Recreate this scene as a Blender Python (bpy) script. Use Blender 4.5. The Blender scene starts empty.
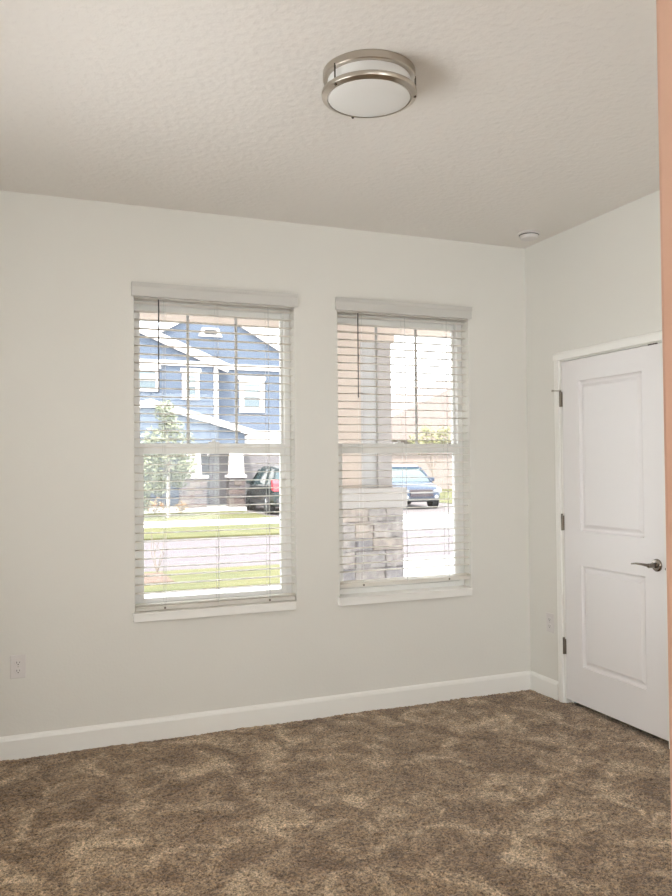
import bpy, bmesh, math, random
import numpy as np
from mathutils import Vector, Matrix
random.seed(7); rng = np.random.default_rng(7)
PI = math.pi
SC = bpy.context.scene
COL = SC.collection

# ------------------------------------------------------------------ camera
cam_data = bpy.data.cameras.new('camera'); cam = bpy.data.objects.new('camera', cam_data); COL.objects.link(cam)
cam_data.sensor_fit = 'VERTICAL'; cam_data.sensor_height = 24.0; cam_data.lens = 24.0*790.96/896.0
cam_data.clip_start = 0.05; cam_data.clip_end = 500
yaw, pitch, roll = 0.3803, 0.0214, -0.0092
fw = Vector((math.sin(yaw)*math.cos(pitch), math.cos(yaw)*math.cos(pitch), math.sin(pitch)))
r0 = Vector((math.cos(yaw), -math.sin(yaw), 0)); u0 = r0.cross(fw)
rr = r0*math.cos(roll)+u0*math.sin(roll); uu = u0*math.cos(roll)-r0*math.sin(roll)
Mx = Matrix((rr, uu, -fw)).transposed().to_4x4(); Mx.translation = Vector((-3.0283, -4.2602, 1.4436))
cam.matrix_world = Mx
SC.camera = cam

# ------------------------------------------------------------------ world, sun, exposure
SC.view_settings.view_transform = 'Standard'; SC.view_settings.look = 'None'
SC.view_settings.gamma = 1.0; SC.view_settings.exposure = 0.36; SC.view_settings.use_curve_mapping = False
w = bpy.data.worlds.new('world'); SC.world = w; w.use_nodes = True
bg = w.node_tree.nodes['Background']; bg.inputs[0].default_value = (0.93, 0.965, 1.0, 1); bg.inputs[1].default_value = 4.8
sun_d = bpy.data.lights.new('sun', 'SUN'); sun_d.energy = 9.0; sun_d.angle = 0.02; sun_d.color = (1, 0.95, 0.87)
sun = bpy.data.objects.new('sun', sun_d); COL.objects.link(sun)
sun.rotation_euler = Vector((0.3, 0.75, -1.5)).to_track_quat('-Z', 'Y').to_euler()
def area(name, loc, direction, sx, sy, energy, color):
    d = bpy.data.lights.new(name, 'AREA'); d.shape = 'RECTANGLE'; d.size = sx; d.size_y = sy; d.energy = energy; d.color = color
    o = bpy.data.objects.new(name, d); COL.objects.link(o); o.location = loc
    o.rotation_euler = Vector(direction).to_track_quat('-Z', 'Z').to_euler(); return o
area('rear_fill', (-2.3, -7.8, 1.45), (0, 1, .5), 5.0, 2.0, 18, (1.0, 0.95, 0.88))  # added fill from behind the camera, at an invented window
area('side_fill', (-3.74, -1.75, 1.50), (1, -.1, .30), 1.5, 1.5, 11, (1.0, 0.96, 0.91))  # added fill from the unseen left, brightens door and ceiling
area('hall_lamp', (-2.9, -5.6, 2.74), (0, 0, -1), 0.9, 0.9, 17, (1.0, 0.80, 0.62))

# ------------------------------------------------------------------ materials
MATS = {}; TONE = 1.0
def mat(name, col, rough=0.6, metal=0.0, bump=None, vary=None, spec=0.5, emit=None):
    col = tuple(c*TONE for c in col); vary = vary and (vary[0], tuple(c*TONE for c in vary[1]))
    if name in MATS: return MATS[name]
    m = bpy.data.materials.new(name); m.use_nodes = True; nt = m.node_tree; N = nt.nodes; L = nt.links
    b = N['Principled BSDF']; b.inputs['Base Color'].default_value = (*col, 1); b.inputs['Roughness'].default_value = rough
    b.inputs['Metallic'].default_value = metal; b.inputs['Specular IOR Level'].default_value = spec
    tc = N.new('ShaderNodeTexCoord')
    if vary:
        sc, col2 = vary
        n = N.new('ShaderNodeTexNoise'); n.inputs['Scale'].default_value = sc; n.inputs['Detail'].default_value = 4
        L.new(tc.outputs['Object'], n.inputs['Vector'])
        rp = N.new('ShaderNodeValToRGB'); rp.color_ramp.elements[0].position = .35; rp.color_ramp.elements[1].position = .65
        rp.color_ramp.elements[0].color = (*col, 1); rp.color_ramp.elements[1].color = (*col2, 1)
        L.new(n.outputs['Fac'], rp.inputs['Fac']); L.new(rp.outputs['Color'], b.inputs['Base Color'])
    if bump:
        sc, st, dist = bump
        n = N.new('ShaderNodeTexNoise'); n.inputs['Scale'].default_value = sc; n.inputs['Detail'].default_value = 3
        L.new(tc.outputs['Object'], n.inputs['Vector'])
        bp = N.new('ShaderNodeBump'); bp.inputs['Strength'].default_value = st; bp.inputs['Distance'].default_value = dist
        L.new(n.outputs['Fac'], bp.inputs['Height']); L.new(bp.outputs['Normal'], b.inputs['Normal'])
    if emit:
        b.inputs['Emission Color'].default_value = (*emit[0], 1); b.inputs['Emission Strength'].default_value = emit[1]
    MATS[name] = m; return m

WALL = mat("wall_paint", (0.745, 0.722, 0.665), 0.75, bump=(70, 0.25, 0.002))
WARMLIT = mat('warm_lit_paint', (0.78, 0.45, 0.32), 0.7, bump=(60, 0.25, 0.002), vary=(1.3, (0.84, 0.54, 0.41)))  # peach stands for warm hall light on plain drywall
TRIM = mat('white_trim_paint', (0.86, 0.84, 0.79), 0.35)
DOORM = mat('door_paint', (0.80, 0.77, 0.755), 0.38, bump=(40, 0.05, 0.001))
VINYL = mat('white_vinyl', (0.84, 0.83, 0.80), 0.35)
MUNT = mat('grey_muntin', (0.58, 0.575, 0.56), 0.4)
NICKEL = mat('brushed_nickel', (0.52, 0.47, 0.41), 0.28, 1.0)
DARKM = mat('aged_bronze', (0.10, 0.08, 0.06), 0.4, 0.8)
VALM = mat('valance_faux_wood', (0.60, 0.58, 0.54), 0.45)
HANDM = mat('dark_satin_nickel', (0.24, 0.21, 0.18), 0.25, 1.0)
HINGEM = mat('satin_hinge_metal', (0.22, 0.19, 0.15), 0.35, 0.9)
PLAST = mat('outlet_plastic', (0.70, 0.66, 0.63), 0.4)
SLOT = mat('outlet_slot_dark', (0.05, 0.045, 0.04), 0.6)
WAND = mat('wand_smoke_plastic', (0.05, 0.045, 0.045), 0.3)
CORD = mat('ladder_cord', (0.62, 0.62, 0.60), 0.8)
CEIL = mat('ceiling_paint', (0.80, 0.765, 0.72), 0.8, bump=(34, 0.55, 0.007))
DARK = mat('closet_shade', (0.08, 0.07, 0.06), 0.9)  # closet walls near black: shade of the door gap put into colour
# white acrylic diffuser, lightly translucent
def translucent(name, col, f):
    m = bpy.data.materials.new(name); m.use_nodes = True; N = m.node_tree.nodes; L = m.node_tree.links
    b = N['Principled BSDF']; b.inputs['Base Color'].default_value = (*col, 1); b.inputs['Roughness'].default_value = 0.4
    t = N.new('ShaderNodeBsdfTranslucent'); t.inputs[0].default_value = (*col, 1)
    x = N.new('ShaderNodeMixShader'); x.inputs[0].default_value = f
    L.new(b.outputs[0], x.inputs[1]); L.new(t.outputs[0], x.inputs[2]); L.new(x.outputs[0], N['Material Output'].inputs[0])
    return m
SLAT = translucent('faux_wood_slat', (0.92, 0.89, 0.84), 0.5)
DIFF = translucent('acrylic_diffuser', (0.86, 0.845, 0.81), 0.15)
def glassmat(name, tint, gloss):
    m = bpy.data.materials.new(name); m.use_nodes = True; N = m.node_tree.nodes; L = m.node_tree.links
    N.remove(N['Principled BSDF'])
    t = N.new('ShaderNodeBsdfTransparent'); t.inputs[0].default_value = (*tint, 1)
    g = N.new('ShaderNodeBsdfGlossy'); g.inputs['Roughness'].default_value = 0.02; g.inputs[0].default_value = (1, 1, 1, 1)
    fr = N.new('ShaderNodeFresnel'); fr.inputs[0].default_value = 1.45
    mu = N.new('ShaderNodeMath'); mu.operation = 'MULTIPLY'; mu.inputs[1].default_value = gloss
    x = N.new('ShaderNodeMixShader'); L.new(fr.outputs[0], mu.inputs[0]); L.new(mu.outputs[0], x.inputs[0])
    L.new(t.outputs[0], x.inputs[1]); L.new(g.outputs[0], x.inputs[2]); L.new(x.outputs[0], N['Material Output'].inputs[0])
    return m
GLASS = glassmat('window_glass', (0.97, 0.98, 0.98), 0.8)

def carpet_mat():
    m = bpy.data.materials.new('plush_carpet'); m.use_nodes = True; N = m.node_tree.nodes; L = m.node_tree.links
    b = N['Principled BSDF']; b.inputs['Roughness'].default_value = 0.95; b.inputs['Specular IOR Level'].default_value = 0.1
    b.inputs['Sheen Weight'].default_value = 0.25; b.inputs['Sheen Roughness'].default_value = 0.5
    tc = N.new('ShaderNodeTexCoord')
    def noise(s, d, dist=0.0, rough=.5):
        n = N.new('ShaderNodeTexNoise'); n.inputs['Scale'].default_value = s; n.inputs['Detail'].default_value = d
        n.inputs['Distortion'].default_value = dist; n.inputs['Roughness'].default_value = rough
        L.new(tc.outputs['Object'], n.inputs['Vector']); return n
    def ramp(n, stops):
        r = N.new('ShaderNodeValToRGB'); e = r.color_ramp.elements
        while len(e) < len(stops): e.new(0.5)
        for i, (p, c) in enumerate(stops): e[i].position = p; e[i].color = (*c, 1)
        L.new(n.outputs['Fac'], r.inputs['Fac']); return r
    big = ramp(noise(5.2, 9, 0.8, .70), [(0.37, (0.185, 0.117, 0.066)), (0.50, (0.32, 0.222, 0.138)), (0.65, (0.60, 0.465, 0.32))])  # light and dark patches: pile-lean shading painted into the colour
    tuft = ramp(noise(95, 3, 0, .9), [(0.38, (0.22, 0.19, 0.165)), (0.5, (0.9, 0.9, 0.88)), (0.62, (1.7, 1.66, 1.58))])
    mx = N.new('ShaderNodeMixRGB'); mx.blend_type = 'MULTIPLY'; mx.inputs[0].default_value = 1
    L.new(big.outputs[0], mx.inputs[1]); L.new(tuft.outputs[0], mx.inputs[2]); L.new(mx.outputs[0], b.inputs['Base Color'])
    bp = N.new('ShaderNodeBump'); bp.inputs['Strength'].default_value = 0.8; bp.inputs['Distance'].default_value = 0.006
    L.new(noise(160, 3).outputs['Fac'], bp.inputs['Height']); L.new(bp.outputs[0], b.inputs['Normal'])
    return m
CARPET = carpet_mat()

# ------------------------------------------------------------------ mesh helpers
class MB:
    def __init__(s): s.bm = bmesh.new()
    def box(s, x0, x1, y0, y1, z0, z1):
        vs = [s.bm.verts.new(p) for p in ((x0,y0,z0),(x1,y0,z0),(x1,y1,z0),(x0,y1,z0),(x0,y0,z1),(x1,y0,z1),(x1,y1,z1),(x0,y1,z1))]
        for f in ((0,3,2,1),(4,5,6,7),(0,1,5,4),(1,2,6,5),(2,3,7,6),(3,0,4,7)): s.bm.faces.new([vs[i] for i in f])
        return s
    def prism(s, poly, axis, a, b):          # poly: 2-D outline in the two other axes, extruded from a to b
        def P(u, v, t): return {'x': (t, u, v), 'y': (u, t, v), 'z': (u, v, t)}[axis]
        A = [s.bm.verts.new(P(u, v, a)) for u, v in poly]; B = [s.bm.verts.new(P(u, v, b)) for u, v in poly]
        s.bm.faces.new(A); s.bm.faces.new(B[::-1]); n = len(poly)
        for i in range(n): s.bm.faces.new((A[i], B[i], B[(i+1) % n], A[(i+1) % n]))
        return s
    def lathe(s, prof, c=(0,0,0), axis='z', n=48):   # prof: (radius, height) list
        rings = []
        for r, h in prof:
            ring = []
            for i in range(n):
                t = 2*PI*i/n; a, b = r*math.cos(t), r*math.sin(t)
                p = {'z': (a, b, h), 'x': (h, a, b), 'y': (a, h, b)}[axis]
                ring.append(s.bm.verts.new((p[0]+c[0], p[1]+c[1], p[2]+c[2])))
            rings.append(ring)
        for A, B in zip(rings, rings[1:]):
            for i in range(n): s.bm.faces.new((A[i], A[(i+1) % n], B[(i+1) % n], B[i]))
        s.bm.faces.new(rings[0][::-1]); s.bm.faces.new(rings[-1]); return s
    def tube(s, pts, rads, n=8):
        if not isinstance(rads, (list, tuple)): rads = [rads]*len(pts)
        pts = [Vector(p) for p in pts]; rings = []
        for i, p in enumerate(pts):
            d = (pts[min(i+1, len(pts)-1)]-pts[max(i-1, 0)]).normalized()
            a = d.orthogonal().normalized() if i == 0 else (a - d*a.dot(d)).normalized()
            b = d.cross(a)
            rings.append([s.bm.verts.new(p+(a*math.cos(2*PI*k/n)+b*math.sin(2*PI*k/n))*rads[i]) for k in range(n)])
        for A, B in zip(rings, rings[1:]):
            for i in range(n): s.bm.faces.new((A[i], A[(i+1) % n], B[(i+1) % n], B[i]))
        s.bm.faces.new(rings[0][::-1]); s.bm.faces.new(rings[-1]); return s
    def quad(s, *p): s.bm.faces.new([s.bm.verts.new(q) for q in p]); return s
    def build(s, name, m, parent=None, bevel=0, smooth=False, seg=2):
        bmesh.ops.recalc_face_normals(s.bm, faces=s.bm.faces)
        me = bpy.data.meshes.new(name); s.bm.to_mesh(me); s.bm.free(); me.materials.append(m)
        o = bpy.data.objects.new(name, me); COL.objects.link(o)
        if smooth:
            for f in me.polygons: f.use_smooth = True
            e = o.modifiers.new('edges', 'EDGE_SPLIT'); e.split_angle = math.radians(35)
        if bevel:
            md = o.modifiers.new('bevel', 'BEVEL'); md.width = bevel; md.segments = seg; md.limit_method = 'ANGLE'
        if parent: o.parent = parent
        return o
def tag(o, label=None, cat=None, group=None, kind=None):
    for k, v in (('label', label), ('category', cat), ('group', group), ('kind', kind)):
        if v: o[k] = v
    return o
def empty(name, loc=(0,0,0), rz=0):
    o = bpy.data.objects.new(name, None); COL.objects.link(o); o.location = loc; o.rotation_euler.z = rz; o.empty_display_size = .1; return o
def struct(o, label=None, cat=None): return tag(o, label, cat, None, 'structure')
def ring(mb, x0, x1, z0, z1, wd, y0, y1):   # rectangular frame in the xz plane
    mb.box(x0, x0+wd, y0, y1, z0, z1); mb.box(x1-wd, x1, y0, y1, z0, z1)
    mb.box(x0+wd, x1-wd, y0, y1, z0, z0+wd); mb.box(x0+wd, x1-wd, y0, y1, z1-wd, z1); return mb

# ------------------------------------------------------------------ room shell
H = 2.83; WT = 0.16
W1 = (-2.468, -1.574); W2 = (-1.310, -0.428); WZ0, WZ1 = 0.675, 2.36
XL = -3.75
def wall_with_holes_x(x0, x1, y0, y1, z0, z1, holes):   # wall running along x
    mb = MB(); x = x0
    for a, b, c, d in holes:
        mb.box(x, a, y0, y1, z0, z1); mb.box(a, b, y0, y1, z0, c); mb.box(a, b, y0, y1, d, z1); x = b
    mb.box(x, x1, y0, y1, z0, z1); return mb
struct(wall_with_holes_x(XL-.12, 0.12, 0, WT, -.15, H, [(W1[0], W1[1], WZ0, WZ1), (W2[0], W2[1], WZ0, WZ1)]).build('wall_back', WALL),
       'off white painted wall with the two windows')
DY0, DY1 = -0.341, -1.165; DZT = 2.056
mb = MB(); mb.box(0, .12, DY0, 0, -.15, H); mb.box(0, .12, -8.0, DY1, -.15, H); mb.box(0, .12, DY1, DY0, DZT, H)
struct(mb.build('wall_right', WALL), 'off white painted wall with the panelled door')
mb = MB(); mb.box(XL-.12, XL, -3.84, -2.55, -.15, H); mb.box(XL-.12, XL, -0.95, 0, -.15, H); mb.box(XL-.12, XL, -2.55, -0.95, -.15, .7); mb.box(XL-.12, XL, -2.55, -0.95, 2.3, H)
struct(mb.build('wall_left', WALL), 'off white painted side wall')
mb = MB(); mb.box(XL-.09, XL-.04, -2.55, -2.51, .7, 2.3); mb.box(XL-.09, XL-.04, -0.99, -0.95, .7, 2.3); mb.box(XL-.09, XL-.04, -2.51, -0.99, .7, .74); mb.box(XL-.09, XL-.04, -2.51, -0.99, 2.26, 2.3); mb.box(XL-.09, XL-.04, -2.51, -0.99, 1.48, 1.53)
wf = struct(mb.build('window_4', VINYL), 'white framed window added in the side wall to admit fill light')  # unseen window, added as a source for the side fill
MB().box(XL-.07, XL-.065, -2.53, -0.97, .72, 2.28).build('glass_pane', GLASS, wf)
struct(MB().box(-2.504, -1.95, -3.84, -3.72, 0, H).build('wall_front', WARMLIT, bevel=.006), 'wall end beside the opening, warm hall light painted in, at the right edge of the photo')  # kept to a stub so the added rear light reaches the room
mb = MB(); mb.box(-5.6, .12, -8.12, -8.0, -.15, .45); mb.box(-5.6, .12, -8.12, -8.0, 2.65, H)
mb.box(-5.6, -4.8, -8.12, -8.0, .45, 2.65); mb.box(.0, .12, -8.12, -8.0, .45, 2.65)
struct(mb.build('wall_rear', WALL), 'off white wall of the living area behind')
mb = MB(); mb.box(-5.72, -5.6, -8.12, -3.72, -.15, H); mb.box(-5.6, XL-.12, -3.84, -3.72, -.15, H)
struct(mb.build('wall_side', WALL), 'off white wall of the living area side')
struct(MB().box(-5.72, .12, -8.12, WT, H, H+.1).build('ceiling', CEIL), 'textured off white ceiling')
mb = MB(); ring(mb, -4.8, 0, .45, 2.65, .05, -8.08, -8.03); mb.box(-2.43, -2.37, -8.08, -8.03, .5, 2.6)
wf = struct(mb.build('window_3', VINYL), 'white framed window added in the rear wall to admit fill light')  # unseen window, added as a source for the rear fill
MB().box(-4.75, -.05, -8.06, -8.055, .5, 2.6).build('glass_pane', GLASS, wf)

# carpet: gridded floor with tuft relief in the part that shows
def tufted(x0, x1, y0, y1, step, amp):
    nx = int((x1-x0)/step)+1; ny = int((y1-y0)/step)+1
    X, Y = np.meshgrid(np.linspace(x0, x1, nx), np.linspace(y0, y1, ny))
    n1 = rng.random((ny, nx)); n2 = rng.random((ny//3+3, nx//3+3)); n2 = np.kron(n2, np.ones((3, 3)))[:ny, :nx]
    Z = 0.002 + amp*(0.6*n1+0.4*n2) + 0.0025*np.sin(X*9+np.sin(Y*7)*2)*np.sin(Y*8+1)
    X = X + (rng.random((ny, nx))-.5)*step*.5; Y = Y+(rng.random((ny, nx))-.5)*step*.5
    co = np.stack([X, Y, Z], -1).reshape(-1, 3)
    i = np.arange((ny-1)*(nx-1)); r, c = i//(nx-1), i % (nx-1); a = r*nx+c
    fc = np.stack([a, a+1, a+nx+1, a+nx], -1)
    me = bpy.data.meshes.new('floor'); me.vertices.add(len(co)); me.vertices.foreach_set('co', co.ravel())
    me.loops.add(fc.size); me.loops.foreach_set('vertex_index', fc.ravel()); me.polygons.add(len(fc))
    me.polygons.foreach_set('loop_start', np.arange(0, fc.size, 4)); me.update(); me.validate()
    me.polygons.foreach_set('use_smooth', np.ones(len(fc), bool))
    me.materials.append(CARPET); o = bpy.data.objects.new('floor', me); COL.objects.link(o); return o
fl = struct(tufted(XL, 0.05, -3.9, 0.0, 0.0075, 0.009), 'brown plush wall to wall carpet', 'carpet')
sub = MB(); sub.box(XL, .75, -3.84, 0, -.15, -.002); sub.box(-5.6, .0, -8.0, -3.84, -.15, .004)
struct(sub.build('floor_base', CARPET), 'brown carpet continuing under the room and hall')

# baseboards with a sloped top edge
def bb(axis, a, b, sgn):
    prof = [(0, 0), (-.014, 0), (-.014, .098), (-.010, .112), (-.004, .120), (0, .120)]
    return MB().prism([(u, v) for u, v in prof], axis, a, b)
struct(bb('x', XL, 0, 1).build('baseboard_back', TRIM), 'white baseboard along the window wall')
mb = MB(); mb.prism([(-.014, 0), (0, 0), (0, .12), (-.004, .12), (-.010, .112), (-.014, .098)], 'y', -.289, -.014)
mb.prism([(-.014, 0), (0, 0), (0, .12), (-.004, .12), (-.010, .112), (-.014, .098)], 'y', -7.9, -1.221)
struct(mb.build('baseboard_right', TRIM), 'white baseboard between the corner and the door')
mb = MB(); mb.prism([(XL+.014, 0), (XL, 0), (XL, .12), (XL+.004, .12), (XL+.010, .112), (XL+.014, .098)], 'y', -3.8, -.014)
struct(mb.build('baseboard_left', TRIM), 'white baseboard along the side wall')

# ------------------------------------------------------------------ door
mb = MB()
cs = [(-.015, 0), (-.015, .032), (-.012, .044), (-.006, .050), (0, .050), (0, 0)]
yi0, yi1, zi = -0.339, -1.170, 2.061
for sgn, y in ((1, yi0), (-1, yi1)):
    # vertical legs of casing with stepped profile
    poly = [(u, y+sgn*v) for u, v in cs]
    mb.prism(poly, 'z', 0, zi)
mb.prism([(u, zi+v) for u, v in cs], 'y', yi1-.050, yi0+.050)
struct(mb.build('trim_1', TRIM, bevel=.0015), 'white casing around the panelled door')
mb = MB(); mb.box(.002, .118, -0.3495, DY0, 0, DZT); mb.box(.002, .118, DY1, -1.1605, 0, DZT); mb.box(.002, .118, -1.1605, -.3495, 2.0535, DZT)
mb.box(.045, .06, -.362, -.3495, 0, 2.0535); mb.box(.045, .06, -1.1605, -1.148, 0, 2.0535)
struct(mb.build('trim_2', TRIM), 'white door jamb')
door = MB()
dx0, dx1, dy0, dy1, dz0, dz1 = .003, .038, -.353, -1.157, .038, 2.050
ys = [dy1, -1.010, -.502, dy0]; zs = [dz0, .255, .845, 1.046, 1.922, dz1]
P = door.bm
def rect_face(x, ya, yb, za, zb): door.quad((x, ya, za), (x, yb, za), (x, yb, zb), (x, ya, zb))
for i in range(3):
    for j in range(5):
        if i == 1 and j in (1, 3):
            ya, yb, za, zb = ys[i], ys[i+1], zs[j], zs[j+1]
            # moulded panel: bevel in, flat quirk, bevel back out, raised field
            steps = [(0, dx0), (.004, dx0+.010), (.012, dx0+.016), (.020, dx0+.016), (.040, dx0+.003), (.041, dx0+.003)]
            for (o1, x1), (o2, x2) in zip(steps, steps[1:]):
                A = [(x1, ya+o1, za+o1), (x1, yb-o1, za+o1), (x1, yb-o1, zb-o1), (x1, ya+o1, zb-o1)]
                B = [(x2, ya+o2, za+o2), (x2, yb-o2, za+o2), (x2, yb-o2, zb-o2), (x2, ya+o2, zb-o2)]
                for k in range(4): door.quad(A[k], A[(k+1) % 4], B[(k+1) % 4], B[k])
            o2, x2 = steps[-1]; rect_face(x2, ya+o2, yb-o2, za+o2, zb-o2)
        else: rect_face(dx0, ys[i], ys[i+1], zs[j], zs[j+1])
rect_face(dx1, dy1, dy0, dz0, dz1)
for a, b in (((dy1, dz0), (dy0, dz0)), ((dy0, dz0), (dy0, dz1)), ((dy0, dz1), (dy1, dz1)), ((dy1, dz1), (dy1, dz0))):
    door.quad((dx0, *a), (dx0, *b), (dx1, *b), (dx1, *a))
bmesh.ops.remove_doubles(P, verts=P.verts, dist=1e-5)
d = struct(door.build('door_1', DOORM), 'white two panel interior door with lever handle', 'door')
for k, z in enumerate((1.825, 1.084, .346)):
    hm = MB(); hm.lathe([(.0065, -.045), (.0065, .045)], (-.0065, -.3465, z+.0), 'z', 12)
    hm.lathe([(.0045, .045), (.0075, .047), (.0045, .055)], (-.0065, -.3465, z), 'z', 12)
    hm.box(-.0035, .0022, -.357, -.349, z-.044, z+.044)
    h = hm.build('hinge', HINGEM, d, smooth=True); h['label'] = 'dark metal hinge'
    if k == 0:
        s = MB(); s.tube([(-.0065, -.3465, z+.052), (-.035, -.312, z+.054)], .003); s.tube([(-.0065, -.3465, z+.052), (-.028, -.37, z+.054)], .0028)
        s.lathe([(.0065, -.004), (.0065, .004)], (-.036, -.311, z+.054), 'x', 12)
        s.build('hinge_stop', NICKEL, h)
hy, hz = -1.097, .915
lh = MB(); lh.lathe([(.0325, .003), (.0325, -.004), (.028, -.010), (.014, -.012), (.0115, -.050), (.012, -.056)], (0, hy, hz), 'x', 32)
hb = lh.build('door_handle', HANDM, d, smooth=True); hb['label'] = 'satin nickel lever handle'
lv = MB(); lv.tube([(-.047, hy-.008, hz), (-.053, hy+.01, hz+.001), (-.055, hy+.05, hz+.003), (-.055, hy+.09, hz+.002), (-.052, hy+.125, hz-.003)], [.009, .0085, .006, .005, .004], 12)
lv.build('lever', HANDM, hb, smooth=True)
st = MB(); st.box(.0005, .004, -1.168, -1.157, hz-.028, hz+.028); st.lathe([(.007, -.006), (.007, .003)], (0, -1.163, hz-.012), 'x', 12)
st.build('strike_plate', DARKM, d)
MB().box(-.001, .004, -1.125, -1.06, 2.0485, 2.0545).build('roller_catch', DARKM, d)
mb = MB(); mb.box(.12, .75, -1.3, -1.25, -.15, H); mb.box(.12, .75, -.25, -.2, -.15, H); mb.box(.75, .8, -1.3, -.2, -.15, H)
struct(mb.build('wall_closet', DARK), 'closet walls behind the door')

# ------------------------------------------------------------------ windows
def window(n, x0, x1, label):
    fy0, fy1 = .085, .15
    fr = MB(); ring(fr, x0, x1, WZ0, WZ1, .034, fy0, fy1)
    fr.box(x0+.034, x1-.034, .10, .14, WZ0+.030, WZ0+.036)
    w = struct(fr.build('window_%d' % n, VINYL, bevel=.002), label)
    a, b = x0+.034, x1-.034
    mz0, mz1 = 1.512, 1.570
    lo = MB(); lo.box(a, a+.026, .088, .118, WZ0+.036, mz1); lo.box(b-.026, b, .088, .118, WZ0+.036, mz1)
    lo.box(a+.026, b-.026, .088, .118, WZ0+.036, WZ0+.058); lo.box(a+.026, b-.026, .086, .118, mz0, mz1)
    ls = lo.build('lower_sash', VINYL, w, bevel=.002)
    MB().box(a+.02, b-.02, .101, .105, WZ0+.05, mz0+.01).build('glass_pane', GLASS, ls)
    up = MB(); up.box(a, a+.012, .120, .145, mz0+.005, WZ1-.034); up.box(b-.012, b, .120, .145, mz0+.005, WZ1-.034)
    up.box(a+.012, b-.012, .120, .145, WZ1-.07, WZ1-.034); up.box(a+.012, b-.012, .120, .145, mz0+.005, mz1-.004)
    us = up.build('upper_sash', VINYL, w, bevel=.002)
    MB().box(a+.01, b-.01, .131, .135, mz1-.01, WZ1-.06).build('glass_pane', GLASS, us)
    gw = (b-a)/3
    for k in (1, 2):
        MB().box(a+gw*k-.008, a+gw*k+.008, .124, .130, mz1-.004, WZ1-.07).build('muntin', MUNT, us)
    lk = MB(); lk.box((a+b)/2-.03, (a+b)/2+.03, .09, .115, mz1, mz1+.008); lk.lathe([(.012, mz1+.008), (.010, mz1+.018)], ((a+b)/2, .1, 0), 'z', 16)
    lk.build('sash_lock', VINYL, w)
    sl = MB(); sl.box(x0-.012, x1-.012, -.028, 0.0, WZ0-.043, WZ0-.001); sl.box(x0+.001, x1-.001, 0, .0845, WZ0-.0, WZ0+.004)
    sl.box(x0-.012, x1-.012, -.033, 0.0, WZ0-.006, WZ0+.004)
    sl.build('window_sill', TRIM, w, bevel=.003)
    return w
window(1, *W1, 'white single hung window looking onto the blue house')
window(2, *W2, 'white single hung window looking onto the porch column and blue car')

def blind(x0, x1, zb, label, n_stack):
    cx = (x0+x1)/2
    t = tag(empty('window_blind', (cx, .03, WZ1)), label, 'blind', 'horizontal blinds in the two windows')
    def par(o): o.parent = t; o.matrix_parent_inverse = Matrix.Translation((-cx, -.03, -WZ1)); return o
    v = MB(); px = .014
    v.prism([(0.0, 2.345), (-.016, 2.345), (-.018, 2.352), (-.018, 2.395), (-.024, 2.405), (-.028, 2.418), (0.0, 2.418)], 'x', x0-px, x1+px)
    par(v.build('valance', VALM))
    hr = MB(); hr.box(x0+.004, x1-.004, .006, .058, 2.338, 2.358); par(hr.build('head_rail', SLAT))
    s = MB(); z = 2.318; tilt = .0; zs_ = []
    while z > zb+.045+.0145*n_stack: zs_.append(z); z -= .0455
    for z in zs_:
        prof = []
        K = 6
        for i in range(K+1):
            u = -1+2*i/K; prof.append((.031+u*.025, z+.0025*(1-u*u)+tilt*u+.0011))
        for i in range(K, -1, -1):
            u = -1+2*i/K; prof.append((.031+u*.025, z+.0025*(1-u*u)+tilt*u-.0011))
        s.prism(prof, 'x', x0+.005, x1-.005)
    for i in range(n_stack):
        zz = zb+.030+.0065*i; s.box(x0+.005, x1-.005, .006, .056, zz, zz+.0035)
    par(s.build('slats', SLAT))
    br = MB(); br.box(x0+.005, x1-.005, .005, .057, zb, zb+.022); rail = par(br.build('bottom_rail', SLAT, bevel=.003))
    for f in (.175, .5, .825):
        x = x0+(x1-x0)*f
        if f != .5:
            b = MB(); b.lathe([(.006, .001), (.006, -.0)], (x, .003, zb+.010), 'y', 12); bo = b.build('cord_button', HINGEM); bo.parent = rail
        c = MB()
        for y in (.0045, .0575): c.tube([(x, y, zb+.018), (x, y, 2.33)], .0011, 5)
        c.tube([(x+.012, .031, zb+.018), (x+.012, .031, 2.33)], .0009, 5)
        par(c.build('ladder_cord', CORD))
    wd = MB(); wx = x0+.128; wd.tube([(wx, -.006, 2.335), (wx-.001, -.007, 1.86), (wx-.001, -.007, 1.838)], [.0035, .0035, .0042], 8)
    wo = par(wd.build('tilt_wand', WAND)); wo['label'] = 'dark tilt wand'
    return t
blind(*W1, .682, 'white horizontal slat blind lowered over the left window facing the blue house', 1)
blind(*W2, .728, 'white horizontal slat blind lowered over the right window facing the porch column', 1)

# ------------------------------------------------------------------ small fixtures
lx, ly = -1.880, -1.735
t = tag(empty('ceiling_light', (lx, ly, H)), 'round flush ceiling light with two brushed nickel rings and white diffuser', 'ceiling light')
def plus(o, par=t): o.parent = par; return o
plus(MB().lathe([(.146, 0), (.152, -.002), (.152, -.026), (.149, -.029), (.120, -.029)], n=72).build('top_ring', NICKEL, smooth=True))
plus(MB().lathe([(.135, -.028), (.137, -.033), (.137, -.088), (.134, -.094), (.120, -.099), (.09, -.104), (.05, -.107), (.012, -.108)], n=72).build('diffuser', DIFF, smooth=True))
rg = MB(); n = 72
prof = [(.155, -.072), (.157, -.074), (.157, -.084), (.155, -.088), (.140, -.095), (.1375, -.094), (.1375, -.089), (.150, -.082), (.150, -.072)]
rings = [[rg.bm.verts.new((r*math.cos(2*PI*i/n), r*math.sin(2*PI*i/n), h)) for i in range(n)] for r, h in prof]
for A, B in zip(rings, rings[1:]+rings[:1]):
    for i in range(n): rg.bm.faces.new((A[i], A[(i+1) % n], B[(i+1) % n], B[i]))
plus(rg.build('lower_ring', NICKEL, smooth=True))
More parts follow.
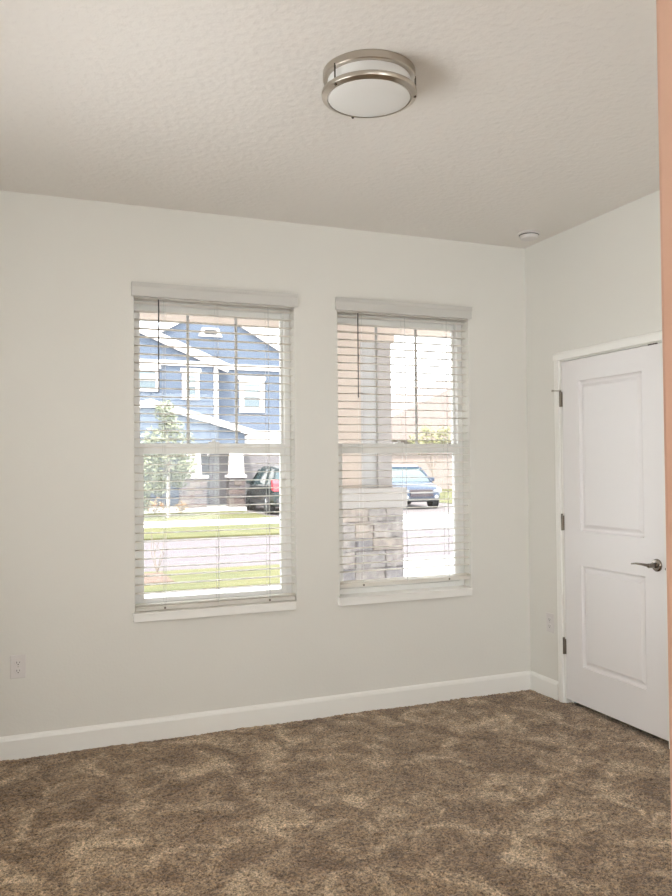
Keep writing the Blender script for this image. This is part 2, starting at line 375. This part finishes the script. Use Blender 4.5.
for a in (4, 138, 250):
    aa = math.radians(-21.8-a); x, y = .1515*math.cos(aa), .1515*math.sin(aa)
    p = MB(); p.tube([(x, y, -.020), (x, y, -.078)], .0028, 8); po = plus(p.build('post', DARKM, smooth=True))
    q = MB(); q.lathe([(.0045, 0), (.005, -.004), (.003, -.007)], (x*.985, y*.985, -.0885), 'z', 12); qo = q.build('finial', DARKM); qo.parent = po
t.scale = (1.075, 1.075, 1.0)
t = tag(empty('smoke_detector', (-.178, -.295, H)), 'small round white smoke detector on the ceiling near the corner', 'smoke detector')
plus(MB().lathe([(.066, 0), (.068, -.003), (.067, -.010), (.058, -.012)], n=48).build('base_plate', PLAST, smooth=True), t)
plus(MB().lathe([(.057, -.012), (.057, -.018), (.052, -.034), (.045, -.038), (.02, -.039)], n=48).build('cover', PLAST, smooth=True), t)
plus(MB().lathe([(.0575, -.0125), (.0585, -.0135), (.0585, -.0165), (.0575, -.0175)], n=48).build('vent_slot', SLOT), t)

def outlet(loc, rz, label):
    t = tag(empty('wall_outlet', loc, rz), label, 'outlet', 'duplex wall outlets')
    # built facing -y
    plus(MB().box(-.036, .036, -.006, 0, -.058, .058).build('cover_plate', PLAST, bevel=.003), t)
    for z in (.020, -.020):
        f = MB(); f.prism([(.017*math.cos(a), z+.0145*math.sin(a)) for a in [2*PI*k/20 for k in range(20)]], 'y', -.0085, -.006)
        fo = plus(f.build('receptacle', PLAST, bevel=.0008), t)
        s = MB(); s.box(-.0075, -.0050, -.0088, -.0084, z-.003, z+.006); s.box(.0050, .0075, -.0088, -.0084, z-.002, z+.005)
        s.lathe([(.0028, -.0084), (.0028, -.0088)], (0, 0, z-.008), 'y', 10)
        so = s.build('slot', SLOT); so.parent = fo
    plus(MB().lathe([(.003, -.006), (.003, -.0068)], (0, 0, 0), 'y', 10).build('screw', NICKEL), t)
outlet((-3.037, 0, .457), 0, 'white duplex outlet on the window wall, left of the left window')
outlet((0, -.212, .463), -PI/2, 'white duplex outlet on the right wall between the corner and the door casing')

# ------------------------------------------------------------------ outside materials
def lap_siding(name, col, pitch):
    m = bpy.data.materials.new(name); m.use_nodes = True; N = m.node_tree.nodes; L = m.node_tree.links
    b = N['Principled BSDF']; b.inputs['Base Color'].default_value = (*[c*TONE for c in col], 1); b.inputs['Roughness'].default_value = .6
    tc = N.new('ShaderNodeTexCoord'); wv = N.new('ShaderNodeTexWave'); wv.wave_type = 'BANDS'; wv.bands_direction = 'Z'; wv.wave_profile = 'SAW'
    wv.inputs['Scale'].default_value = 1/pitch/3.2; bp = N.new('ShaderNodeBump'); bp.inputs['Distance'].default_value = .03
    L.new(tc.outputs['Object'], wv.inputs['Vector']); L.new(wv.outputs['Fac'], bp.inputs['Height']); L.new(bp.outputs[0], b.inputs['Normal'])
    return m
def stone_mat(name, cols):
    m = bpy.data.materials.new(name); m.use_nodes = True; N = m.node_tree.nodes; L = m.node_tree.links
    b = N['Principled BSDF']; b.inputs['Roughness'].default_value = .85
    g = N.new('ShaderNodeNewGeometry'); r = N.new('ShaderNodeValToRGB'); r.color_ramp.interpolation = 'CONSTANT'
    while len(r.color_ramp.elements) < len(cols): r.color_ramp.elements.new(.5)
    for i, c in enumerate(cols): r.color_ramp.elements[i].position = i/len(cols); r.color_ramp.elements[i].color = (*[v*TONE for v in c], 1)
    L.new(g.outputs['Random Per Island'], r.inputs['Fac'])
    tc = N.new('ShaderNodeTexCoord'); n = N.new('ShaderNodeTexNoise'); n.inputs['Scale'].default_value = 12; n.inputs['Detail'].default_value = 8
    L.new(tc.outputs['Object'], n.inputs['Vector'])
    rp = N.new('ShaderNodeValToRGB'); rp.color_ramp.elements[0].color = (.62, .62, .64, 1); rp.color_ramp.elements[1].color = (1.15, 1.12, 1.1, 1)
    rp.color_ramp.elements[0].position = .3; rp.color_ramp.elements[1].position = .7
    L.new(n.outputs['Fac'], rp.inputs['Fac'])
    mx = N.new('ShaderNodeMixRGB'); mx.blend_type = 'MULTIPLY'; mx.inputs[0].default_value = 1
    L.new(r.outputs[0], mx.inputs[1]); L.new(rp.outputs[0], mx.inputs[2]); L.new(mx.outputs[0], b.inputs['Base Color'])
    bp = N.new('ShaderNodeBump'); bp.inputs['Distance'].default_value = .02; L.new(n.outputs['Fac'], bp.inputs['Height']); L.new(bp.outputs[0], b.inputs['Normal'])
    return m
TONE = 0.70
BLUE = lap_siding('blue_lap_siding', (0.125, 0.162, 0.228), .18)
BLUED = mat('blue_gable_siding', (0.125, 0.162, 0.228), .6)
TONE = 1.0
EXW = mat('exterior_white_trim', (0.62, 0.57, 0.55), .5)
TONE = 0.88
STUC = mat('tan_stucco', (0.60, 0.50, 0.43), .85, bump=(40, .3, .004))
STUCG = mat('grey_tan_stucco', (0.42, 0.385, 0.37), .85, bump=(40, .3, .004))
TONE = 0.68
SHINGLE = mat('roof_shingle', (0.16, 0.14, 0.14), .9, vary=(6, (0.22, .19, .18)))
PSHINGLE = mat('tan_roof_tile', (0.33, 0.26, 0.245), .9, vary=(3, (0.36, .285, .265)))
TANW = mat('far_tan_stucco', (0.36, 0.29, 0.265), .9)
TONE = 1.0
CONC = mat('concrete', (0.48, 0.47, 0.46), .9, vary=(2, (0.54, .53, .52)), bump=(30, .3, .004))
TONE = 0.62
DRIVE = mat('pinkish_paver', (0.15, 0.125, 0.125), .9, vary=(4, (0.17, .145, .145)))
ROAD = mat('sunlit_street', (0.142, 0.118, 0.128), .9, vary=(3, (0.152, .127, .137)), bump=(60, .3, .004))
GRASS = mat('lawn_grass', (0.11, 0.118, 0.035), .9, vary=(1.1, (0.16, .15, .045)), bump=(70, .8, .03))
MULCH = mat('red_mulch', (0.16, 0.095, 0.07), .9, vary=(14, (0.19, .13, .095)), bump=(50, .8, .03))
FSTONE = stone_mat('far_ledge_stone', [(.20, .15, .14), (.15, .13, .135), (.23, .19, .17), (.17, .14, .15)])
TONE = 0.86
NSTONE = stone_mat('porch_ledge_stone', [(.48, .44, .43), (.56, .49, .44), (.43, .41, .42), (.47, .44, .43), (.40, .38, .39), (.50, .46, .44)])
SHAFTM = mat('pale_grey_stucco', (.50, .485, .48), .85)
LEDGE = mat('cast_stone_ledge', (0.50, 0.465, 0.44), .8, bump=(25, .4, .004))
TONE = 0.72
EGLASS = mat('house_window_glass', (0.10, 0.14, 0.16), .08, spec=.9)
ESHADE = mat('house_window_shade', (0.32, 0.42, 0.46), .4)
DOORG = mat('charcoal_door', (0.05, 0.052, 0.06), .5)
GARD = mat('garage_door_panel', (0.20, 0.18, 0.185), .5)
LEAF = mat('pale_leaf', (0.15, 0.17, 0.08), .6, vary=(4, (0.24, .25, .15)))
LEAF2 = mat('yellow_green_leaf', (0.24, 0.26, 0.11), .6, vary=(5, (0.33, .29, .15)))
BARK = mat('pale_bark', (0.30, 0.25, 0.21), .9)
STAKE = mat('tree_stake', (0.45, 0.42, 0.38), .8)
CARB = mat('blue_car_paint', (0.05, 0.07, 0.115), .25, .3)
CARD = mat('dark_green_car_paint', (0.035, 0.05, 0.052), .25, .3)
CGL = mat('car_glass', (0.04, 0.075, 0.085), .06, spec=.9)
RUB = mat('tyre_rubber', (0.025, 0.025, 0.027), .9)
RIM = mat('alloy_wheel', (0.45, 0.45, 0.46), .3, .9)
LAMPW = mat('headlight_lens', (0.75, 0.78, 0.80), .1)
LAMPR = mat('taillight_lens', (0.60, 0.07, 0.09), .2)
PLATE = mat('licence_plate', (0.55, 0.55, 0.55), .5)
GRILLE = mat('dark_grille', (0.035, 0.02, 0.025), .5)
BLKP = mat('black_plastic_trim', (0.04, 0.04, 0.045), .6)

# ------------------------------------------------------------------ ground outside
GZ = -.25
def slab(name, x0, x1, y0, y1, m, z=GZ, label=None, t=.12): return struct(MB().box(x0, x1, y0, y1, z-t, z).build(name, m), label)
slab('porch_slab', -6, 4, WT, 2.75, CONC, -.08, 'concrete porch slab under the windows', .3)
slab('garden_bed', -6, 1.25, 2.75, 4.9, MULCH, GZ, 'mulched bed beyond the porch')
slab('walkway', -12, 1.25, 4.9, 6.55, CONC, GZ+.01, 'white sunlit walkway near the house')
slab('near_lawn', -20, 1.25, 6.55, 8.6, GRASS, GZ+.02, 'grass strip between walkway and street')
slab('mulch_patch', -2.6, -.95, 7.3, 8.35, MULCH, GZ+.03, 'patch of red mulch in the near grass', .04)
slab('near_driveway', 1.25, 9, 2.75, 8.0, CONC, GZ+.01, 'white concrete driveway beside the porch')
slab('near_gutter', 1.25, 9, 8.0, 8.6, CONC, GZ, 'driveway apron at the street')
slab('near_side_lawn', 9, 30, 2.75, 8.6, GRASS, GZ+.01, 'lawn beyond the near driveway')
slab('street', -60, 60, 8.6, 14.5, ROAD, GZ-.02, 'pale sunlit street')
slab('verge', -60, 4.7, 14.5, 17.8, GRASS, GZ+.02, 'grass verge across the street')
slab('sidewalk', -60, 4.7, 17.8, 20.3, CONC, GZ+.01, 'white sidewalk across the street')
slab('far_lawn', -60, 4.7, 20.3, 60, GRASS, GZ+.02, 'lawn of the blue house')
slab('far_apron', 4.7, 14.0, 14.5, 19.6, CONC, GZ+.01, 'white driveway apron across the street')
slab('far_driveway', 4.7, 14.0, 19.6, 60, DRIVE, GZ+.0, 'pinkish driveway of the blue house')
slab('far_side_lawn', 14.0, 60, 14.5, 60, GRASS, GZ+.02, 'lawn right of the far driveway')

# ------------------------------------------------------------------ our porch
struct(MB().box(-6.2, 4.2, WT, 2.25, 2.95, 3.1).build('porch_ceiling', STUC), 'tan porch ceiling over the windows')
struct(MB().box(-6.2, 4.2, 1.88, 2.25, 2.64, 2.95).build('porch_beam', STUC), 'tan stucco porch beam')
struct(MB().box(-6.5, 4.5, -8.4, 2.6, 3.1, 3.25).build('roof', SHINGLE), 'unseen roof slab over the room and porch, added to block the sun')  # unseen slab put over everything to keep the sun out
pc = tag(empty('porch_column', (-.25, 2.2, -.08)), 'tan porch column on a ledge stone base outside the right window', 'column')
def pp(o, par=pc):
    o.parent = par; o.matrix_parent_inverse = Matrix.Translation((.25, -2.2, .08)); return o
st = MB(); zz = -.08; row = 0
random.seed(11)
X0, X1, Y0, Y1 = -.62, .055, 1.90, 2.50
while zz < 1.06:
    hh = (.125, .145, .11, .14)[row % 4]
    if zz+hh > 1.02: hh = 1.075-zz
    for (a0, a1, fixed, axis) in ((X0, X1, Y0, 'f'), (X0, X1, Y1, 'b'), (Y0, Y1, X0, 'l'), (Y0, Y1, X1, 'r')):
        x = a0
        while x < a1-.02:
            wd = random.choice((.17, .22, .28, .34)); 
            if a1-(x+wd) < .1: wd = a1-x
            k = random.uniform(-.004, .018); g = .0015
            lo, hi = x+g, x+wd-g
            if axis == 'f': st.box(lo, hi, Y0-k, Y0+.12, zz+g, zz+hh-g)
            elif axis == 'b': st.box(lo, hi, Y1-.12, Y1+k, zz+g, zz+hh-g)
            elif axis == 'l': st.box(X0-k, X0+.1, max(lo, Y0+.121), min(hi, Y1-.121), zz+g, zz+hh-g) if min(hi, Y1-.121) > max(lo, Y0+.121) else None
            else: st.box(X1-.1, X1+k, max(lo, Y0+.121), min(hi, Y1-.121), zz+g, zz+hh-g) if min(hi, Y1-.121) > max(lo, Y0+.121) else None
            x += wd
    zz += hh; row += 1
so = pp(st.build('stone_base', NSTONE, bevel=.010))
sd = so.modifiers.new('facets', 'SUBSURF'); sd.subdivision_type = 'SIMPLE'; sd.levels = sd.render_levels = 3
cl = bpy.data.textures.new('rough_stone', 'CLOUDS'); cl.noise_scale = .05; cl.noise_depth = 3
dp = so.modifiers.new('rough', 'DISPLACE'); dp.texture = cl; dp.strength = .028; dp.mid_level = .5
so['label'] = 'grey and peach ledge stone base'
pp(MB().box(X0+.02, X1-.02, Y0+.02, Y1-.02, -.08, 1.07).build('pier_core', STUCG))
pp(MB().box(-.66, .085, 1.865, 2.54, 1.075, 1.245).build('ledge_cap', LEDGE, bevel=.012))
sh = MB(); sh.box(-.455, -.045, 1.965, 2.375, 1.245, 2.639); pp(sh.build('shaft', SHAFTM))
for a, b, m in ((-.56, -.315, STUC), (-.155, -.025, STUCG)):
    tr = MB(); tr.box(a, b, 1.945, 1.965, 1.245, 2.60)
    if a < -.4: tr.box(-.56, -.457, 1.965, 2.1, 1.245, 2.60)
    else: tr.box(-.045, -.025, 1.965, 2.1, 1.245, 2.60)
    pp(tr.build('corner_board', m))
cp = MB(); cp.box(-.58, 0.0, 1.92, 2.42, 2.50, 2.58); cp.box(-.60, .045, 1.90, 2.44, 2.58, 2.639); pp(cp.build('capital', STUC))

# ------------------------------------------------------------------ blue house across the street
hs = tag(empty('house', (2, 28, GZ)), 'two storey blue sided house with white trim and stone based porch across the street', 'house')
def hp(o, par=None):
    if par is None: o.parent = hs; o.matrix_parent_inverse = Matrix.Translation((-2, -28, -GZ))
    else: o.parent = par
    return o
def gable(name, xa, xb, xp, zp, ze, y0, y1, m):
    return hp(MB().prism([(xa, GZ), (xb, GZ), (xb, ze), (xp, zp), (xa, ze)], 'y', y0, y1).build(name, m))
gable('main_wall', -.26, 8.86, 4.3, 8.12, 5.55, 28, 36, BLUE)
gable('wing_wall', -8.5, 4.42, -2.0, 8.02, 5.45, 27.3, 35.9, BLUE)
def rake(xa, za, xb, zb, y, wdt=.26, m=EXW, name='rake_board', th=.12):
    d = Vector((xb-xa, zb-za)).normalized(); nn = Vector((-d.y, d.x))
    if nn.y > 0: nn = -nn
    return hp(MB().prism([(xa, za), (xb, zb), (xb+nn.x*wdt, zb+nn.y*wdt), (xa+nn.x*wdt, za+nn.y*wdt)], 'y', y-th, y).build(name, m))
rake(4.3, 8.30, 9.3, 5.48, 27.99); rake(4.3, 8.30, -.8, 5.42, 27.99)
rake(-2.0, 8.40, 4.95, 5.56, 27.25, .34); rake(-2.0, 8.40, -8.95, 5.56, 27.25, .34)
def roofs(xa, za, xp, zp, xb, zb, y0, y1):
    mb = MB(); mb.prism([(xa, za), (xp, zp), (xb, zb), (xb, zb-.14), (xp, zp-.14), (xa, za-.14)], 'y', y0, y1)
    return hp(mb.build('roof', SHINGLE))
roofs(-.8, 5.44, 4.3, 8.32, 9.3, 5.50, 28.001, 36.2); roofs(-8.95, 5.58, -2, 8.42, 4.95, 5.58, 27.301, 36.1)
hp(MB().box(4.56, 8.9, 27.93, 27.999, 5.46, 5.68).build('belt_board', EXW))
hp(MB().box(-8.5, 4.6, 27.22, 27.299, 5.46, 5.66).build('belt_board', EXW))
hp(MB().box(4.27, 4.45, 27.22, 27.99, 2.8, 5.46).build('corner_board', EXW))
hp(MB().box(8.74, 8.92, 27.94, 28.1, 2.2, 5.46).build('corner_board', EXW))
v = hp(MB().prism([(3.80, 6.80), (4.80, 6.80), (4.64, 7.16), (3.96, 7.16)], 'y', 27.93, 27.999).build('vent_frame', EXW))
MBv = MB()
for k in range(3): MBv.box(4.05, 4.55, 27.90, 27.93, 6.89+.07*k, 6.94+.07*k)
hp(MBv.build('louvre', BLKP), v); v.children[0].matrix_parent_inverse = Matrix.Identity(4)
def hwin(x0, x1, z0, z1, y, cw=.16):
    f = MB(); ring(f, x0, x1, z0, z1, cw, y-.07, y-.001); f.box(x0-.06, x1+.06, y-.10, y-.001, z1, z1+.14); f.box(x0+cw, x1-cw, y-.06, y-.001, (z0+z1)/2-.03, (z0+z1)/2+.03)
    fo = hp(f.build('window_frame', EXW))
    for m, a, b in ((ESHADE, (z0+z1)/2+.03, z1-cw), (EGLASS, z0+cw, (z0+z1)/2-.03)):
        MB().box(x0+cw, x1-cw, y-.03, y-.002, a, b).build('window_pane', m, fo)
    return fo
hwin(.95, 2.08, 4.40, 5.30, 27.3, .14); hwin(2.98, 3.68, 4.10, 5.22, 27.3, .16); hwin(5.51, 6.60, 3.68, 5.06, 28, .20)
hwin(-3.2, -2.0, 4.1, 5.2, 27.3)
# entry porch with low gable
hp(MB().prism([(-2.2, 2.18), (4.95, 2.18), (4.95, 2.75), (1.38, 3.72), (-2.2, 2.75)], 'y', 25.1, 27.29).build('porch_gable_wall', BLUE))
rake(1.38, 3.92, 5.45, 2.78, 25.09, .24); rake(1.38, 3.92, -2.7, 2.78, 25.09, .24)
hp(MB().prism([(1.0, 3.60), (1.76, 3.60), (1.5, 3.80), (1.38, 3.82), (1.26, 3.80)], 'y', 24.965, 25.085).build('gable_peak_block', EXW))
mb = MB(); mb.prism([(-2.7, 2.66), (1.38, 3.80), (5.45, 2.66), (5.45, 2.78), (1.38, 3.92), (-2.7, 2.78)], 'y', 25.1, 27.28); hp(mb.build('porch_roof', SHINGLE))
arch = [(3.50, 1.85), (3.50, 2.18), (4.40, 2.18), (4.40, 1.85)] + [(3.95+.45*math.cos(a), 1.80+.28*math.sin(a)) for a in [PI*k/10 for k in range(11)]]
hp(MB().prism(arch, 'y', 25.0, 25.09).build('porch_arch', EXW))
for xc, wd in ((2.95, .95), (4.58, .62), (-2.0, .9)):
    sb = MB(); z = GZ; r = 0
    while z < 1.0:
        hh = .16 if z+.16 < 1.0 else 1.0-z
        x = xc-wd/2
        while x < xc+wd/2-.01:
            q = min(random.choice((.2, .3, .4)), xc+wd/2-x); sb.box(x+.005, x+q-.005, 24.85-random.random()*.03, 25.3, z+.005, z+hh-.005); x += q
        z += hh if hh > .001 else 1
    hp(sb.build('stone_base', FSTONE)); hp(MB().box(xc-wd/2-.05, xc+wd/2+.05, 24.78, 25.35, 1.0, 1.1).build('base_cap', EXW))
    hp(MB().prism([(xc-.30, 1.1), (xc+.30, 1.1), (xc+.24, 2.18), (xc-.24, 2.18)], 'y', 24.9, 25.09).build('tapered_post', EXW))
dr = hp(MB().box(3.72, 4.02, 27.20, 27.299, -.1, 2.05).build('front_door', DOORG)); dr['label'] = 'charcoal front door'
hp(MB().box(4.05, 4.9, 27.22, 27.299, -.1, 2.1).build('entry_panel', GARD))
hp(MB().box(-2.5, 4.88, 24.6, 27.29, GZ, -.10).build('porch_step', CONC))
# garage block
gb = MB(); gb.box(5.05, 12.1, 27.0, 27.9, GZ, 2.3); hp(gb.build('garage_wall', EXW))
hp(MB().box(5.0, 9.0, 26.85, 27.92, 2.3, 2.88).build('garage_fascia', EXW))
hp(MB().box(9.0, 12.3, 26.7, 27.92, 2.2, 2.42).build('garage_eave', SHINGLE))
for a, b in ((5.3, 8.5), (9.0, 11.6)):
    g = MB(); 
    for k in range(4): g.box(a, b, 26.93, 26.999, GZ+.02+.54*k, GZ+.02+.54*k+.52)
    hp(g.build('garage_door', GARD))

# ------------------------------------------------------------------ tan house far right
th = tag(empty('house', (24, 42, GZ)), 'tan stucco house with pinkish tile roof behind the small tree, far right', 'house')
def tp(o): o.parent = th; o.matrix_parent_inverse = Matrix.Translation((-24, -42, -GZ)); return o
tp(MB().box(16.5, 36, 42, 52, GZ, 3.0).build('wall', TANW))
tp(MB().prism([(15.8, 3.0), (37, 3.0), (30, 7.6), (26, 7.6)], 'y', 41.4, 52.6).build('roof', PSHINGLE))

# ------------------------------------------------------------------ trees and shrubs
def foliage(centres, n, size, spread):
    mb = MB()
    for _ in range(n):
        c, r = random.choice(centres); d = Vector([random.gauss(0, 1) for _ in range(3)]).normalized()*r*random.random()**.45*spread
        p = Vector(c)+d; a = Vector([random.gauss(0, 1) for _ in range(3)]).normalized(); b = a.orthogonal().normalized(); s = size*random.uniform(.6, 1.3)
        a = a*s; b = b*s*.45; k = a.cross(b).normalized()*s*.12
        mb.quad(p-a, p-b+k, p+a, p+b+k)
    return mb
def tree(loc, label, trunk_h, r, blobs, n, size, leaf, stake=False, group=None):
    t = tag(empty('young_tree', loc), label, 'tree', group)
    tk = MB(); tk.tube([(0, 0, 0), (.02, .01, trunk_h*.5), (-.02, 0, trunk_h)], [r, r*.8, r*.4])
    for c, rad in blobs:
        tk.tube([(0, 0, trunk_h*.45), (c[0]*.5, c[1]*.5, (trunk_h*.45+c[2])/2+.1), c], [r*.5, r*.35, r*.15], 6)
    tk.build('trunk', BARK, t); foliage(blobs, n, size, 1.0).build('foliage', leaf, t)
    if stake:
        s = MB(); s.tube([(-.06, -.12, 0), (-.06, -.12, 1.35)], .035); s.build('stake', STAKE, t)
        MB().tube([(-.07, -.13, 1.2), (.05, .05, 1.22)], .02).build('tie', BLKP, t)
    return t
tree((1.52, 22.0, GZ+.02), 'young pale green tree tied to a stake on the lawn of the blue house', 3.6, .045,
     [((-.1, 0, 3.5), .38), ((.1, .1, 3.0), .42), ((-.45, 0, 2.5), .5), ((.45, .1, 2.35), .55), ((0, 0, 1.95), .6), ((-.65, 0, 1.6), .45), ((.6, 0, 1.65), .4), ((-.3, .1, 1.1), .4), ((-.9, 0, .95), .4), ((.35, .2, 1.35), .4), ((-.6, .3, 2.0), .45), ((-.9, .2, .5), .35)], 3600, .085, LEAF, True)
tree((15.75, 30.0, GZ+.02), 'small green tree with a thin trunk in front of the tan house', 2.7, .05,
     [((0, 0, 2.9), .55), ((-.6, 0, 2.6), .5), ((.6, 0, 2.7), .5), ((-.2, .2, 3.3), .45), ((.7, 0, 3.2), .4), ((-1.0, 0, 2.8), .35)], 900, .09, LEAF2)
def shrub(loc, w_, h_, n, leaf, label):
    t = tag(empty('shrub', loc), label, 'shrub', 'shrubs in front of the blue house')
    tk = MB()
    for k in range(5): tk.tube([(0, 0, 0), (math.cos(k*1.3)*w_*.3, math.sin(k*1.3)*w_*.3, h_*.7)], [.015, .006], 5)
    tk.build('stem', BARK, t)
    foliage([((0, 0, h_*.55), h_*.5), ((w_*.3, 0, h_*.45), h_*.4), ((-w_*.3, 0, h_*.45), h_*.4)], n, .05, 1.0).build('foliage', leaf, t)
LEAF3 = mat('orange_leaf', (0.34, 0.17, 0.07), .6, vary=(5, (0.28, .22, .07)))
shrub((.45, 23.6, GZ+.02), .8, .95, 260, LEAF2, 'leftmost yellow green shrub by the porch of the blue house')
shrub((1.42, 24.25, GZ+.02), .7, .6, 200, LEAF3, 'low orange tinged shrub between the yellow green shrub and the porch base')
shrub((2.35, 24.2, GZ+.02), .42, .42, 160, LEAF3, 'low orange tinged shrub against the left stone base of the porch')
tw = tag(empty('sapling', (-1.02, 9.0-.6, GZ+.02)), 'thin bare sapling in the near grass strip', 'sapling')
mb = MB()
for k in range(5): mb.tube([(0, 0, 0), (random.uniform(-.1, .1), random.uniform(-.1, .1), .3), (random.uniform(-.22, .22), random.uniform(-.1, .1), random.uniform(.45, .75))], [.008, .006, .003], 5)
mb.build('twigs', BARK, tw)

# ------------------------------------------------------------------ cars
def car(name, loc, rz, paint, label, front=True):
    t = tag(empty(name, loc, rz), label, 'car')     # local +x is forward, z=0 the ground
    def cp(o, par=t): o.parent = par; return o
    def loft(stations):
        mb = MB(); R_ = []
        for x, hw, zb, zt, rt in stations:
            sec = [(-hw*.93, zb), (-hw, zb+.14), (-hw, zt-rt), (-hw+rt*.55, zt-rt*.25), (-hw+rt*1.3, zt), (0, zt+.012), (hw-rt*1.3, zt), (hw-rt*.55, zt-rt*.25), (hw, zt-rt), (hw, zb+.14), (hw*.93, zb)]
            R_.append([mb.bm.verts.new((x, y, z)) for y, z in sec])
        for A, B in zip(R_, R_[1:]):
            for i in range(len(A)): mb.bm.faces.new((A[i], A[(i+1) % len(A)], B[(i+1) % len(A)], B[i]))
        mb.bm.faces.new(R_[0]); mb.bm.faces.new(R_[-1][::-1]); return mb
    body = loft([(-2.28, .74, .42, .92, .10), (-2.20, .86, .30, 1.03, .10), (-1.7, .92, .26, 1.06, .08), (0, .93, .24, 1.04, .07), (.85, .93, .24, 1.02, .08), (1.35, .92, .24, .99, .12), (1.95, .88, .26, .90, .16), (2.22, .78, .30, .78, .16), (2.32, .66, .36, .66, .12)])
    cp(body.build('body', paint, smooth=True))
    def house(stations, m, nm):
        mb = MB(); R_ = []
        for x, zb, zt, wb, wt in stations:
            R_.append([mb.bm.verts.new(p) for p in ((x, -wb, zb), (x, -wt, zt), (x, wt, zt), (x, wb, zb))])
        for A, B in zip(R_, R_[1:]):
            for i in range(4): mb.bm.faces.new((A[i], A[(i+1) % 4], B[(i+1) % 4], B[i]))
        mb.bm.faces.new(R_[0]); mb.bm.faces.new(R_[-1][::-1]); return cp(mb.build(nm, m, smooth=True))
    house([(-2.14, 1.0, 1.04, .84, .83), (-1.85, 1.0, 1.56, .87, .70), (0, 1.0, 1.62, .88, .70), (.45, 1.0, 1.54, .88, .70), (1.22, .98, 1.02, .86, .80)], CGL, 'windows')
    house([(-1.95, 1.52, 1.585, .70, .64), (-1.2, 1.56, 1.665, .72, .66), (0, 1.58, 1.68, .72, .66), (.42, 1.52, 1.60, .72, .66)], paint, 'roof_panel')
    for s in (-1, 1):
        for pts in (((1.24, .875, 1.0), (.46, .715, 1.55)), ((.05, .885, 1.0), (0, .72, 1.6)), ((-1.1, .885, 1.0), (-1.1, .72, 1.6)), ((-2.13, .85, 1.0), (-1.88, .71, 1.56))):
            cp(MB().tube([(p[0], s*p[1], p[2]) for p in pts], .035, 6).build('pillar', paint))
    for x in (-1.42, 1.42):
        for s in (-1, 1):
            wb = MB(); wb.lathe([(.20, s*.70), (.335, s*.70), (.345, s*.74), (.345, s*.90), (.325, s*.935), (.22, s*.935)], (x, 0, .345), 'y', 28)
            wh = cp(wb.build('wheel', RUB, smooth=True))
            rb = MB(); rb.lathe([(.215, s*.92), (.215, s*.938), (.10, s*.93), (.05, s*.945), (.02, s*.945)], (x, 0, .345), 'y', 28)
            for k in range(5):
                a = 2*PI*k/5; rb.tube([(x, s*.943, .345), (x+.2*math.cos(a), s*.943, .345+.2*math.sin(a))], .022, 5)
            cp(rb.build('rim', RIM), wh)
            ar = MB(); ar.lathe([(.375, s*.915), (.39, s*.925), (.39, s*.938), (.36, s*.938)], (x, 0, .36), 'y', 28); cp(ar.build('wheel_arch', BLKP))
    for s in (-1, 1):
        hl = MB(); hl.prism([(1.98, .66), (2.26, .60), (2.30, .70), (2.10, .80), (1.90, .80)], 'y', s*.50, s*.83); cp(hl.build('headlight', LAMPW))
        fg = MB(); fg.lathe([(.07, 2.26), (.07, 2.335), (.05, 2.34)], (0, s*.60, .46), 'x', 16); cp(fg.build('fog_light', LAMPW))
        tl = MB(); tl.prism([(-2.30, .82), (-2.30, 1.08), (-2.16, 1.22), (-2.0, 1.18), (-2.02, .86)], 'y', s*.70, s*.905); cp(tl.build('taillight', LAMPR))
        mr = MB(); mr.box(.82, .98, s*.93 if s > 0 else -1.12, s*1.12 if s > 0 else -.93, 1.02, 1.17); cp(mr.build('mirror', paint, bevel=.04))
        cp(MB().box(-1.0, .95, s*.93-.012, s*.93+.012, .36, .46).build('side_trim', BLKP))
    gr = MB(); gr.prism([(2.2, .48), (2.365, .48), (2.34, .72), (2.2, .76)], 'y', -.46, .46); g = cp(gr.build('grille', GRILLE))
    MB().box(2.35, 2.37, -.44, .44, .60, .625).build('grille_bar', RIM, g)
    cp(MB().box(2.20, 2.37, -.70, .70, .30, .42).build('front_bumper', BLKP, bevel=.03))
    cp(MB().box(-2.36, -2.18, -.78, .78, .36, .56).build('rear_bumper', BLKP, bevel=.03))
    cp(MB().box(-2.32, -2.26, -.24, .24, .78, .92).build('licence_plate', PLATE))
    return t
car('car', (11.2, 24.45, GZ), math.atan2(-1, -.1), CARB, 'blue car parked on the driveway, seen through the right window')
car('sport_utility_vehicle', (5.93, 23.6, GZ), math.atan2(1, .05), CARD, 'dark green sport utility vehicle parked by the garage, seen through the left window')
